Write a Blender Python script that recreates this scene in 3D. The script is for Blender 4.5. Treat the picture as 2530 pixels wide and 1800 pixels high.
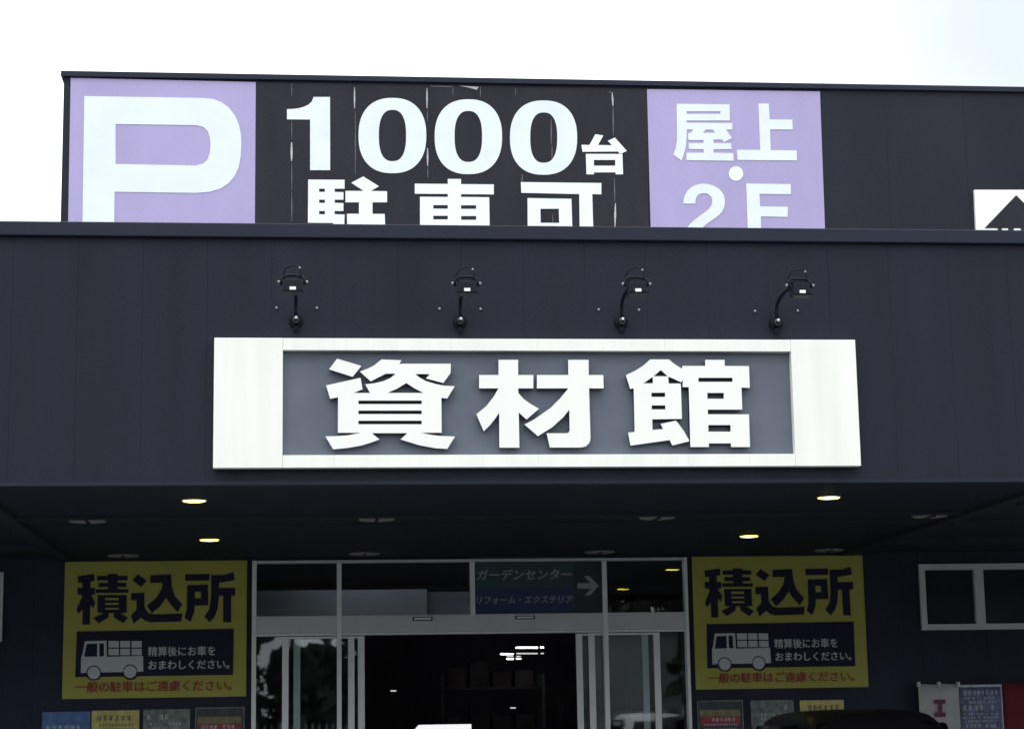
import bpy, bmesh, math, random
from mathutils import Vector, Matrix

for _o in list(bpy.data.objects):
    bpy.data.objects.remove(_o)
SC = bpy.context.scene
COL = SC.collection
random.seed(7)

# ------------------------------------------------------------------ camera
F, YAW, PIT, ROL = 4962.12, 0.105214, 0.178423, 0.0167927     # focal length in photo pixels (2530 wide), angles
CAMZ = 1.55
cy, sy, cp, sp, cr, sr = (math.cos(YAW), math.sin(YAW), math.cos(PIT), math.sin(PIT), math.cos(ROL), math.sin(ROL))
_R = Vector((cy, -sy, 0)); _F = Vector((sy, cy, 0)); _Z = Vector((0, 0, 1))
FW = cp*_F + sp*_Z
_U = -sp*_F + cp*_Z
RT = cr*_R - sr*_U
UP = sr*_R + cr*_U
cam = bpy.data.cameras.new('camera'); cam.sensor_width = 36; cam.lens = F/2530*36
cam.clip_start = 0.1; cam.clip_end = 3000
co = bpy.data.objects.new('camera', cam); COL.objects.link(co)
M = Matrix.Identity(4)
for i in range(3):
    M[i][0] = RT[i]; M[i][1] = UP[i]; M[i][2] = -FW[i]
M[2][3] = CAMZ
co.matrix_world = M
SC.camera = co

# ------------------------------------------------------------------ sky, sun, exposure
SUN_EL, SUN_AZ = math.radians(58), math.radians(205)          # azimuth measured clockwise from +y
W = bpy.data.worlds.new('World'); SC.world = W; W.use_nodes = True
nt = W.node_tree; nt.nodes.clear()
out = nt.nodes.new('ShaderNodeOutputWorld'); bg = nt.nodes.new('ShaderNodeBackground')
bg.inputs['Strength'].default_value = 0.1
sky = nt.nodes.new('ShaderNodeTexSky'); sky.sky_type = 'NISHITA'; sky.sun_disc = False
sky.sun_elevation = SUN_EL; sky.sun_rotation = SUN_AZ; sky.air_density = 1.0; sky.dust_density = 2.0
tc = nt.nodes.new('ShaderNodeTexCoord')
nz = nt.nodes.new('ShaderNodeTexNoise'); nz.inputs['Scale'].default_value = 3.2; nz.inputs['Detail'].default_value = 5
nt.links.new(tc.outputs['Generated'], nz.inputs['Vector'])
dist = nt.nodes.new('ShaderNodeVectorMath'); dist.operation = 'DISTANCE'
gap = (RT*0.262 + UP*0.165 + FW).normalized()                   # a thinner patch of cloud up to the right
dist.inputs[1].default_value = gap
nrm = nt.nodes.new('ShaderNodeVectorMath'); nrm.operation = 'NORMALIZE'
nt.links.new(tc.outputs['Generated'], nrm.inputs[0]); nt.links.new(nrm.outputs[0], dist.inputs[0])
ad = nt.nodes.new('ShaderNodeMath'); ad.operation = 'MULTIPLY_ADD'
nt.links.new(nz.outputs['Fac'], ad.inputs[0]); ad.inputs[1].default_value = 0.10
nt.links.new(dist.outputs['Value'], ad.inputs[2])
mr = nt.nodes.new('ShaderNodeMapRange'); mr.interpolation_type = 'SMOOTHSTEP'
mr.inputs['From Min'].default_value = 0.07; mr.inputs['From Max'].default_value = 0.24
mr.inputs['To Min'].default_value = 0.40; mr.inputs['To Max'].default_value = 1.0
nt.links.new(ad.outputs[0], mr.inputs['Value'])
mx = nt.nodes.new('ShaderNodeMix'); mx.data_type = 'RGBA'
nt.links.new(mr.outputs['Result'], mx.inputs['Factor'])
nt.links.new(sky.outputs['Color'], mx.inputs[6])
mx.inputs[7].default_value = (16.2, 16.8, 17.4, 1)              # overcast cloud
nt.links.new(mx.outputs[2], bg.inputs['Color']); nt.links.new(bg.outputs[0], out.inputs['Surface'])

sl = bpy.data.lights.new('sun', 'SUN'); sl.energy = 0.8; sl.angle = math.radians(35); sl.color = (1.0, 0.97, 0.92)
so = bpy.data.objects.new('sun', sl); COL.objects.link(so)
_d = Vector((math.sin(SUN_AZ)*math.cos(SUN_EL), math.cos(SUN_AZ)*math.cos(SUN_EL), math.sin(SUN_EL)))
so.rotation_euler = _d.to_track_quat('Z', 'Y').to_euler(); so.location = (0, -20, 40)

SC.view_settings.view_transform = 'Standard'; SC.view_settings.look = 'None'
SC.view_settings.exposure = 0.19; SC.view_settings.gamma = 1.0
SC.render.engine = 'CYCLES'
SC.cycles.max_bounces = 8; SC.cycles.transparent_max_bounces = 12
SC.cycles.use_denoising = True

# ------------------------------------------------------------------ measured points -> real positions
def ray(u, v):
    return (u-1265)/F*RT + (900-v)/F*UP + FW
def onY(u, v, Y):
    d = ray(u, v); p = d*(Y/d.y); return (p.x, p.z + CAMZ)
def crop(ox, oy, s):
    return lambda p: (ox + p[0]*s, oy + p[1]*s)
CZ = crop(780, 860, .16007); CM = crop(1160, 860, .16007); CK = crop(1520, 860, .16007)
CY = crop(160, 1380, .22169); CR = crop(1640, 230, .2093); C1 = crop(680, 220, .21548)
C0 = crop(1080, 220, .21901); CP = crop(100, 150, .48182); CG = crop(1160, 1380, .14893)
CS = lambda p: p
def mp(c, pts, Y):
    return [onY(*c(p), Y) for p in pts]

# ------------------------------------------------------------------ materials
def mat(name, col, rough=0.6, metal=0.0, var=0.0, vscale=3.0, bump=0.0, bscale=60.0, spec=0.5, coat=0.0, stretch=None, var2=0.0, v2scale=40.0):
    m = bpy.data.materials.new(name); m.use_nodes = True
    t = m.node_tree; b = t.nodes['Principled BSDF']
    b.inputs['Base Color'].default_value = (*col, 1); b.inputs['Roughness'].default_value = rough
    b.inputs['Metallic'].default_value = metal; b.inputs['Specular IOR Level'].default_value = spec
    b.inputs['Coat Weight'].default_value = coat
    g = None
    if var or bump or var2:
        g = t.nodes.new('ShaderNodeNewGeometry')
        src = g.outputs['Position']
        if stretch:
            mpn = t.nodes.new('ShaderNodeMapping'); mpn.inputs['Scale'].default_value = stretch
            t.links.new(src, mpn.inputs['Vector']); src = mpn.outputs['Vector']
    if var or var2:
        n = t.nodes.new('ShaderNodeTexNoise'); n.inputs['Scale'].default_value = vscale; n.inputs['Detail'].default_value = 6
        t.links.new(src, n.inputs['Vector'])
        r = t.nodes.new('ShaderNodeMapRange'); r.inputs['From Min'].default_value = .3; r.inputs['From Max'].default_value = .7
        r.inputs['To Min'].default_value = 1-var; r.inputs['To Max'].default_value = 1+var*.6
        t.links.new(n.outputs['Fac'], r.inputs['Value'])
        fac = r.outputs['Result']
        if var2:
            n2 = t.nodes.new('ShaderNodeTexNoise'); n2.inputs['Scale'].default_value = v2scale; n2.inputs['Detail'].default_value = 3
            t.links.new(g.outputs['Position'], n2.inputs['Vector'])
            r2 = t.nodes.new('ShaderNodeMapRange'); r2.inputs['From Min'].default_value = .3; r2.inputs['From Max'].default_value = .7
            r2.inputs['To Min'].default_value = 1-var2; r2.inputs['To Max'].default_value = 1+var2
            t.links.new(n2.outputs['Fac'], r2.inputs['Value'])
            mu = t.nodes.new('ShaderNodeMath'); mu.operation = 'MULTIPLY'
            t.links.new(fac, mu.inputs[0]); t.links.new(r2.outputs['Result'], mu.inputs[1]); fac = mu.outputs[0]
        vm = t.nodes.new('ShaderNodeVectorMath'); vm.operation = 'SCALE'; vm.inputs[0].default_value = col
        t.links.new(fac, vm.inputs['Scale']); t.links.new(vm.outputs[0], b.inputs['Base Color'])
    if bump:
        n = t.nodes.new('ShaderNodeTexNoise'); n.inputs['Scale'].default_value = bscale; n.inputs['Detail'].default_value = 4
        t.links.new(g.outputs['Position'], n.inputs['Vector'])
        bp = t.nodes.new('ShaderNodeBump'); bp.inputs['Strength'].default_value = bump; bp.inputs['Distance'].default_value = .01
        t.links.new(n.outputs['Fac'], bp.inputs['Height']); t.links.new(bp.outputs[0], b.inputs['Normal'])
    return m
def emit(name, col, s):
    m = bpy.data.materials.new(name); m.use_nodes = True; t = m.node_tree; t.nodes.clear()
    o = t.nodes.new('ShaderNodeOutputMaterial'); e = t.nodes.new('ShaderNodeEmission')
    e.inputs['Color'].default_value = (*col, 1); e.inputs['Strength'].default_value = s
    t.links.new(e.outputs[0], o.inputs['Surface']); return m
def glass(name, tint=(.88, .92, .92), rough=.015, boost=.85):
    m = bpy.data.materials.new(name); m.use_nodes = True; t = m.node_tree; t.nodes.clear()
    o = t.nodes.new('ShaderNodeOutputMaterial'); a = t.nodes.new('ShaderNodeBsdfTransparent'); g = t.nodes.new('ShaderNodeBsdfGlossy')
    a.inputs['Color'].default_value = (*tint, 1); g.inputs['Roughness'].default_value = rough
    g.inputs['Color'].default_value = (boost, boost, boost, 1)
    f = t.nodes.new('ShaderNodeFresnel'); f.inputs['IOR'].default_value = 1.5
    x = t.nodes.new('ShaderNodeMixShader'); t.links.new(f.outputs[0], x.inputs[0])
    t.links.new(a.outputs[0], x.inputs[1]); t.links.new(g.outputs[0], x.inputs[2]); t.links.new(x.outputs[0], o.inputs['Surface'])
    return m

MT = dict(
    fascia=mat('navy_siding', (.0190, .0215, .0325), .65, var=.15, vscale=1.4, bump=.25, bscale=260, spec=.12, stretch=(2.2, 1, .22), var2=.10, v2scale=90),
    trim=mat('navy_flashing', (.018, .022, .038), .5, var=.08, vscale=2, spec=.16),
    upper=mat('upper_siding', (.0215, .0230, .0335), .65, var=.12, vscale=1.0, bump=.25, bscale=260, spec=.12, stretch=(1, 1, .35), var2=.12, v2scale=70),
    board=mat('worn_dark_board', (.0265, .0260, .0345), .65, var=.16, vscale=1.6, bump=.2, bscale=120, spec=.12, stretch=(1.6, 1, .5), var2=.14, v2scale=60),
    seam=mat('seam_shadow', (.01, .011, .016), .8),
    white=mat('white_sign_paint', (.87, .885, .83), .45, var=.05, vscale=1.6, stretch=(5, 1, .5), spec=.3),
    letter=mat('white_letter_acrylic', (.88, .895, .85), .35, var=.02, vscale=2, spec=.4),
    vinyl=mat('pale_vinyl_letter', (.72, .79, .84), .4, var=.05, vscale=3, spec=.4),
    vinyl2=mat('white_vinyl_letter', (.80, .85, .87), .4, var=.04, vscale=3, spec=.4),
    vinyl3=mat('cream_vinyl_letter', (.72, .78, .78), .4, var=.05, vscale=3, spec=.4),
    grey=mat('grey_sign_board', (.118, .138, .178), .5, var=.09, vscale=4, bump=.1, bscale=300, spec=.3),
    lilac=mat('lilac_sign_sheet', (.380, .330, .560), .45, var=.055, vscale=1.3, spec=.35, stretch=(1.5, 1, .7), var2=.02, v2scale=30),
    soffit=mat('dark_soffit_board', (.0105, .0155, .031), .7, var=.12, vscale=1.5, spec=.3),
    soffit2=mat('lighter_soffit_board', (.024, .027, .038), .7, var=.15, vscale=1.5, spec=.3),  # lighter tone than the entrance bay soffit
    lowwall=mat('dark_wall_siding', (.029, .034, .056), .7, var=.15, vscale=1.5, bump=.2, bscale=200, spec=.15, var2=.1, v2scale=60),
    yellow=mat('yellow_sign_sheet', (.37, .375, .078), .5, var=.06, vscale=2.5, spec=.3),
    ink=mat('dark_navy_ink', (.022, .021, .046), .6, spec=.1),
    red=mat('red_ink', (.30, .045, .045), .5, var=.08, spec=.3),
    pale=mat('pale_grey_ink', (.50, .55, .60), .5, var=.04, spec=.3),
    alu=mat('brushed_aluminium', (.74, .79, .83), .42, metal=.1, var=.05, vscale=8, spec=.5),
    alu2=mat('grey_aluminium_cover', (.56, .575, .62), .5, metal=.1, var=.06, vscale=3, spec=.4),
    black=mat('black_lamp_metal', (.006, .007, .013), .5, spec=.12),
    gloss=mat('glossy_black_plastic', (.012, .012, .018), .12, spec=.6),
    chrome=mat('glint_steel', (.75, .76, .78), .25, metal=1.0), bolt=mat('dull_bolt', (.30, .31, .34), .4, metal=.6), ret=mat('shaded_letter_side', (.055, .058, .065), .5, spec=.2),
    white_patch=mat('white_lamp_patch', (.92, .92, .92), .3),
    disc=mat('grey_lamp_disc', (.30, .29, .27), .5, var=.05),
    lamp=emit('warm_lamp_glow', (1.0, .90, .10), 12.0),
    lamptrim=mat('white_lamp_trim', (.7, .68, .5), .4),
    tube=emit('cool_tube_glow', (.92, .93, 1.0), 18),
    tubeadded=emit('added_tube_glow', (.92, .95, 1.0), 7.0),
    tubedim=emit('dim_tube_glow', (.95, .92, .90), .6),
    inwall=mat('dim_shop_wall', (.20, .20, .25), .8, var=.2, vscale=1.2),
    stock=mat('brown_carton', (.15, .125, .12), .8, var=.5, vscale=2),
    inpanel=mat('grey_hanging_board', (.38, .40, .45), .7, var=.06, vscale=2),
    infloor=mat('shop_floor', (.25, .25, .26), .5, var=.1),
    glass=glass('clear_glass'),
    winpane=mat('dark_window_glass', (.022, .028, .033), .08, spec=.35),
    asphalt=mat('asphalt', (.10, .10, .102), .85, var=.25, vscale=.7, bump=.4, bscale=120),
    paving=mat('concrete_paving', (.33, .33, .325), .8, var=.15, vscale=1.5, bump=.2, bscale=60),
    roof=mat('grey_roof_sheet', (.16, .16, .17), .6, var=.1),
    carpaint=mat('black_car_paint', (.010, .010, .013), .45, spec=.2, coat=.05),
    carglass=mat('dark_car_glass', (.008, .009, .012), .05, spec=.5),
    rubber=mat('tyre_rubber', (.02, .02, .02), .8),
    rim=mat('grey_wheel_rim', (.35, .36, .37), .3, metal=.8),
    tail=mat('red_lamp_lens', (.35, .01, .01), .15),
    head=mat('clear_lamp_lens', (.6, .62, .65), .1),
    signtext=mat('pale_sign_lettering', (.30, .33, .36), .5),
    dullred=mat('faded_red_print', (.15, .03, .05), .7, var=.2, vscale=10),
    signdark=mat('dark_blue_green_sheet', (.016, .030, .044), .5, var=.15, vscale=4),
    shed=mat('pale_shed_wall', (.70, .73, .78), .7, var=.1),
    leaf=mat('dark_leaf', (.065, .080, .050), .7, var=.4, vscale=2),
    bark=mat('brown_bark', (.10, .07, .05), .9, var=.3, vscale=6),
    fence=mat('grey_fence_steel', (.35, .36, .36), .5, var=.05),
    fpost=mat('board_white', (.88, .88, .88), .4),
    pblue=mat('blue_poster', (.07, .16, .40), .5, var=.35, vscale=14),
    pyel=mat('yellow_poster', (.52, .48, .16), .5, var=.25, vscale=14),
    pgrey=mat('grey_green_poster', (.16, .21, .20), .5, var=.5, vscale=16),
    pdark=mat('dark_poster', (.040, .048, .075), .5, var=.3, vscale=12),
    pred=mat('red_poster_band', (.34, .035, .05), .5, var=.3, vscale=20),
    polive=mat('olive_poster_band', (.20, .19, .09), .5, var=.4, vscale=20),
    pmark=mat('pale_print', (.50, .54, .60), .6, var=.3, vscale=18),
    pdmark=mat('dark_print', (.05, .05, .06), .6),
    banner=mat('white_banner_cloth', (.44, .45, .47), .8, var=.08, vscale=6),
    bblue=mat('blue_print_sheet', (.13, .17, .30), .6, var=.55, vscale=13),
    bred=mat('red_banner_cloth', (.125, .010, .016), .8, var=.15, vscale=4),
    green=mat('green_sign_band', (.022, .062, .074), .5, var=.15, vscale=4),
    blue=mat('blue_sign_band', (.016, .032, .12), .5, var=.15, vscale=4),
    streak=mat('bare_adhesive', (.46, .45, .48), .6, var=.3, vscale=20),
    streak2=mat('faint_adhesive', (.115, .11, .125), .6, var=.3, vscale=20),
    joint=mat('panel_joint', (.62, .66, .58), .6),
)

# ------------------------------------------------------------------ object helpers
def thing(name, label, cat, loc=(0, 0, 0), group=None):
    o = bpy.data.objects.new(name, None); COL.objects.link(o); o.location = loc; o.empty_display_size = .2
    o['label'] = label; o['category'] = cat
    if group: o['group'] = group
    return o
def wloc(o):
    v = Vector((0, 0, 0))
    while o is not None:
        v += o.location; o = o.parent
    return v
def link(name, me, m, parent=None, label=None):
    if m is not None:
        me.materials.clear(); me.materials.append(m)
    o = bpy.data.objects.new(name, me); COL.objects.link(o)
    if parent is not None:
        off = wloc(parent)
        me.transform(Matrix.Translation(-off)); o.parent = parent
    if label: o['label'] = label
    return o
def bm_obj(name, bm, m, parent=None, label=None, smooth=False):
    bmesh.ops.recalc_face_normals(bm, faces=bm.faces)
    me = bpy.data.meshes.new(name); bm.to_mesh(me); bm.free()
    if smooth:
        for p in me.polygons: p.use_smooth = True
    return link(name, me, m, parent, label)
def add_box(bm, x0, x1, y0, y1, z0, z1, bev=0.0):
    vs = [bm.verts.new((x, y, z)) for x in (x0, x1) for y in (y0, y1) for z in (z0, z1)]
    fs = [bm.faces.new([vs[i] for i in q]) for q in ((0, 1, 3, 2), (4, 6, 7, 5), (0, 4, 5, 1), (2, 3, 7, 6), (0, 2, 6, 4), (1, 5, 7, 3))]
    if bev:
        es = set(e for f in fs for e in f.edges)
        bmesh.ops.bevel(bm, geom=list(es), offset=bev, segments=2, affect='EDGES', profile=.5)
def box(name, x0, x1, y0, y1, z0, z1, m, parent=None, bev=0.0, label=None):
    bm = bmesh.new(); add_box(bm, x0, x1, y0, y1, z0, z1, bev); return bm_obj(name, bm, m, parent, label)
def boxes(name, lst, m, parent=None, bev=0.0, label=None):
    bm = bmesh.new()
    for b in lst: add_box(bm, *b, bev)
    return bm_obj(name, bm, m, parent, label)
def add_quad(bm, q, Y, t):
    """prism of an x-z polygon, front face at Y, thickness t backwards"""
    f = [bm.verts.new((x, Y, z)) for x, z in q]; b = [bm.verts.new((x, Y+t, z)) for x, z in q]
    n = len(q)
    bm.faces.new(f); bm.faces.new(b[::-1])
    for i in range(n): bm.faces.new((f[i], b[i], b[(i+1) % n], f[(i+1) % n]))
def prism(name, polys, Y, t, m, parent=None, label=None):
    bm = bmesh.new()
    for q in polys: add_quad(bm, q, Y, t)
    return bm_obj(name, bm, m, parent, label)
def shape(name, polys, Y, t, m, parent=None, bev=0.0, label=None):
    """flat outline(s) with holes (x-z), filled, front face at Y, depth t"""
    cu = bpy.data.curves.new(name, 'CURVE'); cu.dimensions = '2D'; cu.fill_mode = 'BOTH'
    cu.extrude = t/2
    if bev:
        cu.bevel_depth = bev; cu.offset = -bev; cu.bevel_resolution = 1; cu.extrude = t/2 - bev
    for q in polys:
        s = cu.splines.new('POLY'); s.points.add(len(q)-1); s.use_cyclic_u = True
        for i, p in enumerate(q): s.points[i].co = (p[0], p[1], 0, 1)
    o = bpy.data.objects.new(name, cu); COL.objects.link(o)
    me = bpy.data.meshes.new_from_object(o.evaluated_get(bpy.context.evaluated_depsgraph_get()))
    bpy.data.objects.remove(o); bpy.data.curves.remove(cu)
    me.transform(Matrix(((1, 0, 0, 0), (0, 0, -1, Y + t/2), (0, 1, 0, 0), (0, 0, 0, 1))))
    me.name = name
    return link(name, me, m, parent, label)
def text(name, body, x0, x1, z0, z1, Y, m, parent, bold=0.0, shear=0.0, t=.002, copies=.02):
    cu = bpy.data.curves.new(name, 'FONT'); cu.body = body; cu.size = 1; cu.offset = bold; cu.extrude = .02; cu.fill_mode = 'FRONT'; cu.shear = shear
    o = bpy.data.objects.new(name, cu); COL.objects.link(o)
    me = bpy.data.meshes.new_from_object(o.evaluated_get(bpy.context.evaluated_depsgraph_get()))
    bpy.data.objects.remove(o); bpy.data.curves.remove(cu)
    if copies:                                              # heavier strokes: the same glyphs laid again a hair apart
        bm = bmesh.new(); bm.from_mesh(me); src = list(bm.faces)
        for k, (ax, ay) in enumerate(((-1, 0), (1, 0), (0, 1), (0, -1))):
            r = bmesh.ops.duplicate(bm, geom=src)
            for v in r['geom']:
                if isinstance(v, bmesh.types.BMVert): v.co.x += ax*copies; v.co.y += ay*copies*.7; v.co.z += .004*(k+1)
        bm.to_mesh(me); bm.free()
    xs = [v.co.x for v in me.vertices]; ys = [v.co.y for v in me.vertices]; zs = [v.co.z for v in me.vertices]
    a, b, c, d, e, g = min(xs), max(xs), min(ys), max(ys), min(zs), max(zs)
    for v in me.vertices:
        v.co = (x0 + (v.co.x-a)/(b-a)*(x1-x0), Y + t - (v.co.z-e)/(g-e)*t, z0 + (v.co.y-c)/(d-c)*(z1-z0))
    return link(name, me, m, parent)
def tube(name, pts, r, m, parent=None, seg=10, smooth=True, closed=False):
    bm = bmesh.new(); add_tube(bm, pts, r, seg, closed); return bm_obj(name, bm, m, parent, smooth=smooth)
def add_tube(bm, pts, r, seg=10, closed=False):
    pts = [Vector(p) for p in pts]; n = len(pts); rings = []
    rr = r if isinstance(r, (list, tuple)) else [r]*n
    for i, p in enumerate(pts):
        a = pts[i-1] if (i > 0 or closed) else p; b = pts[(i+1) % n] if (i < n-1 or closed) else p
        d = (b-a).normalized()
        u = d.orthogonal().normalized() if i == 0 else (u - d*u.dot(d)).normalized()
        w = d.cross(u)
        rings.append([bm.verts.new(p + (u*math.cos(2*math.pi*k/seg) + w*math.sin(2*math.pi*k/seg))*rr[i]) for k in range(seg)])
    for i in range(n if closed else n-1):
        A, B = rings[i], rings[(i+1) % n]
        for k in range(seg): bm.faces.new((A[k], A[(k+1) % seg], B[(k+1) % seg], B[k]))
    if not closed:
        bm.faces.new(rings[0][::-1]); bm.faces.new(rings[-1])
def lathe(name, prof, c, m, parent=None, seg=32, smooth=True, axis='z'):
    bm = bmesh.new(); rings = []
    for r, h in prof:
        rings.append([bm.verts.new((c[0]+r*math.cos(2*math.pi*k/seg), c[1]+r*math.sin(2*math.pi*k/seg), c[2]+h) if axis == 'z' else
                      (c[0]+r*math.cos(2*math.pi*k/seg), c[1]+h, c[2]+r*math.sin(2*math.pi*k/seg))) for k in range(seg)])
    for A, B in zip(rings, rings[1:]):
        for k in range(seg): bm.faces.new((A[k], A[(k+1) % seg], B[(k+1) % seg], B[k]))
    bm.faces.new(rings[0]); bm.faces.new(rings[-1])
    o = bm_obj(name, bm, m, parent)
    if smooth:
        for p in o.data.polygons: p.use_smooth = len(p.vertices) == 4
    return o
def ball(name, c, r, m, parent=None, sq=(1, 1, 1)):
    bm = bmesh.new(); bmesh.ops.create_uvsphere(bm, u_segments=18, v_segments=12, radius=r)
    for v in bm.verts: v.co = Vector((v.co.x*sq[0], v.co.y*sq[1], v.co.z*sq[2])) + Vector(c)
    return bm_obj(name, bm, m, parent, smooth=True)
def copy_tree(o, parent=None):
    c = o.copy(); COL.objects.link(c)
    if parent is not None: c.parent = parent
    for ch in list(o.children): copy_tree(ch, c)
    return c
def struct(o):
    o['kind'] = 'structure'; return o
def stuff(o):
    o['kind'] = 'stuff'; return o
def super_ellipse(x0, x1, y0, y1, n=2.3, k=64):
    cx, cy_, a, b = (x0+x1)/2, (y0+y1)/2, (x1-x0)/2, (y1-y0)/2; r = []
    for i in range(k):
        t = 2*math.pi*i/k; c, s = math.cos(t), math.sin(t)
        r.append((cx + a*math.copysign(abs(c)**(2/n), c), cy_ + b*math.copysign(abs(s)**(2/n), s)))
    return r
def circ(cx, cy_, r, k=32):
    return [(cx + r*math.cos(2*math.pi*i/k), cy_ + r*math.sin(2*math.pi*i/k)) for i in range(k)]
def rect(x0, y0, x1, y1):
    return [(x0, y0), (x1, y0), (x1, y1), (x0, y1)]

YF, YW, YU = 14.18, 21.0, 21.2          # canopy front, entrance wall, upper wall
CEIL = 3.325

# ------------------------------------------------------------------ ground
g = box('ground', -300, 300, -300, 300, -.5, 0, MT['asphalt']); struct(g)
g = box('pavement', -14, 20, 13.6, 21.0, .004, .12, MT['paving'], bev=.02); struct(g)

# ------------------------------------------------------------------ store building
bld = thing('store_building', 'dark navy store with a recessed entrance wall and a taller parking storey above', 'building', (2, 21, 0))
dx0, dx1, dz1 = -.5218, 4.0407, 1.7383 + CAMZ
wx0, wz0, wz1 = 6.562, 2.492, 3.194
lx1 = -3.043
wl = [(-14, -6.2, 21.03, 21.18, 0, 3.40), (-6.2, lx1, 21.03, 21.18, 0, wz0), (-6.2, lx1, 21.03, 21.18, wz1, 3.40),
      (lx1, dx0, 21.03, 21.18, 0, 3.40), (dx0, dx1, 21.03, 21.18, dz1, 3.40),
      (dx1, wx0, 21.03, 21.18, 0, 3.40), (wx0, 9.6, 21.03, 21.18, 0, wz0), (wx0, 9.6, 21.03, 21.18, wz1, 3.40), (9.6, 20, 21.03, 21.18, 0, 3.40)]
bm = bmesh.new()
for (a, b, c, d, e, f) in wl:                      # siding boards 0.455 m wide with narrow open joints
    x = a
    while x < b-1e-4:
        nx = min(b, (math.floor(x/.455+1e-6)+1)*.455)
        add_box(bm, x+.0007, nx-.0007, c, c+.03, e, f); x = nx
    add_box(bm, a, b, c+.03, d, e, f)
bm_obj('wall', bm, MT['lowwall'], bld)
# upper storey: board wall, cap, left return wall
UX0, UX1, UZT = -2.5826, 20.0, 7.0544 + CAMZ
bm = bmesh.new()
x = UX0
while x < UX1-.01:
    nx = min(UX1, x+.91); add_box(bm, x+.0006, nx-.0006, YU+.012, YU+.05, 4.9, UZT-.03); x = nx
add_box(bm, UX0, UX1, YU+.05, YU+.25, 4.9, UZT-.03)
add_box(bm, UX0, UX0+.2, YU+.25, 40, 4.9, UZT-.03)
bm_obj('upper_wall', bm, MT['upper'], bld)
boxes('cap_flashing', [(UX0-.03, UX1, YU-.03, YU+.30, UZT-.062, UZT), (UX0-.03, UX0+.25, YU+.30, 40, UZT-.062, UZT)], MT['trim'], bld, bev=.006)
boxes('roof', [(UX0+.21, UX1, YU+.26, 40, UZT-.45, UZT-.35), (-14, UX0-.01, 21.2, 40, 4.7, 4.8)], MT['roof'], bld)
boxes('back_wall', [(-14, 20, 40.1, 40.3, 0, 4.6), (-14, -13.8, 21.2, 40, 0, 4.6), (19.8, 20, 21.2, 40, 0, 4.6)], MT['inwall'], bld)
box('interior_ceiling', -13.7, 19.7, 21.2, 40, 3.45, 3.55, MT['inwall'], bld)
box('interior_floor', -13.7, 19.7, 21.2, 40, .01, .02, MT['infloor'], bld)

# ------------------------------------------------------------------ canopy
can = thing('entrance_canopy', 'deep dark navy canopy over the store entrance with a tall panelled fascia', 'canopy', (2, YF, 3.3))
FZ0, FZ1, LIP = 1.7347+CAMZ, 3.596+CAMZ, 3.4911+CAMZ
bm = bmesh.new()
X0, X1 = -14.0, 20.0
x = X0 + .12
while x < X1:
    add_box(bm, x+.0005, x+.455-.0005, YF+.012+.0006*((int(x*7)%3)), YF+.03, FZ0, LIP+.02); x += .455
add_box(bm, X0, X1, YF+.03, YF+.14, FZ0+.004, LIP+.02)
bm_obj('fascia', bm, MT['fascia'], can)
bm = bmesh.new()
add_box(bm, X0, X1, YF-.028, YF+.40, LIP, FZ1, .008)
bm_obj('cap_flashing', bm, MT['trim'], can)
box('drip_edge', X0, X1, YF+.004, YF+.145, FZ0-.028, FZ0-.001, MT['trim'], can)
box('roof_deck', X0, X1, YF+.42, YW+.02, FZ1-.30, FZ1-.22, MT['roof'], can)
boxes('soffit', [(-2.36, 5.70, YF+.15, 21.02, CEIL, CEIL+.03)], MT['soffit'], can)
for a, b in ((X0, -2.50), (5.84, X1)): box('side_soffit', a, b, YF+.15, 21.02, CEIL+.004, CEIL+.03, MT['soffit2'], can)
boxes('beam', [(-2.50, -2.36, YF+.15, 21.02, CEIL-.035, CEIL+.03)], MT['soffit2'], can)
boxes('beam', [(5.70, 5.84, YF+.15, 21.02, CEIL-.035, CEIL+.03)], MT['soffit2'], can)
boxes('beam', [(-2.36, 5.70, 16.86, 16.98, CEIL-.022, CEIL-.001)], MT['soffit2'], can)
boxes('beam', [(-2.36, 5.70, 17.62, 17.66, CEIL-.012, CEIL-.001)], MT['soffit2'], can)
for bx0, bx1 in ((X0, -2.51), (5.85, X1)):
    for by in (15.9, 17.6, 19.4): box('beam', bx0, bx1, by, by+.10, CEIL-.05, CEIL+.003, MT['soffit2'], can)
def bolt_at(u, v):
    x, z = onY(u, v, YF); return lathe('bolt', [(.010, .0), (.010, -.008), (.005, -.013)], (x, YF+.012, z), MT['bolt'], can, seg=10, axis='y')
for u, v in ((683, 759.6), (783, 760), (1086, 761.8), (1187.5, 762.4), (1479.4, 764), (1579, 765), (1866, 768), (1971.5, 767)):
    bolt_at(u, v)
# faint horizontal sill of the drip line at each side is left plain

# ------------------------------------------------------------------ main sign
ms = thing('store_name_sign', 'wide white framed sign with three raised white characters on grey, on the canopy front', 'sign', (1.7, YF, 3.8))
q = lambda pts, Y=YF: [onY(*p, Y) for p in pts]
YS = YF - .07
L0, L1, R0, R1 = onY(529.7, 833.3, YS), onY(525.9, 1154.7, YS), onY(2113.3, 839.4, YS), onY(2127.2, 1150.8, YS)
I0, I1, J0, J1 = onY(699.3, 864.3, YS), onY(698.2, 1123.1, YS), onY(1954.9, 867.6, YS), onY(1963.7, 1120.9, YS)
xa, xb = (L0[0]+L1[0])/2, (R0[0]+R1[0])/2; za, zb = (L1[1]+R1[1])/2, (L0[1]+R0[1])/2
ia, ib = (I0[0]+I1[0])/2, (J0[0]+J1[0])/2; ja, jb = (I1[1]+J1[1])/2, (I0[1]+J0[1])/2
box('side_panel', xa, ia-.001, YS, YF+.010, za, zb, MT['white'], ms, bev=.003)
box('side_panel', ib+.001, xb, YS, YF+.010, za, zb, MT['white'], ms, bev=.003)
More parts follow.
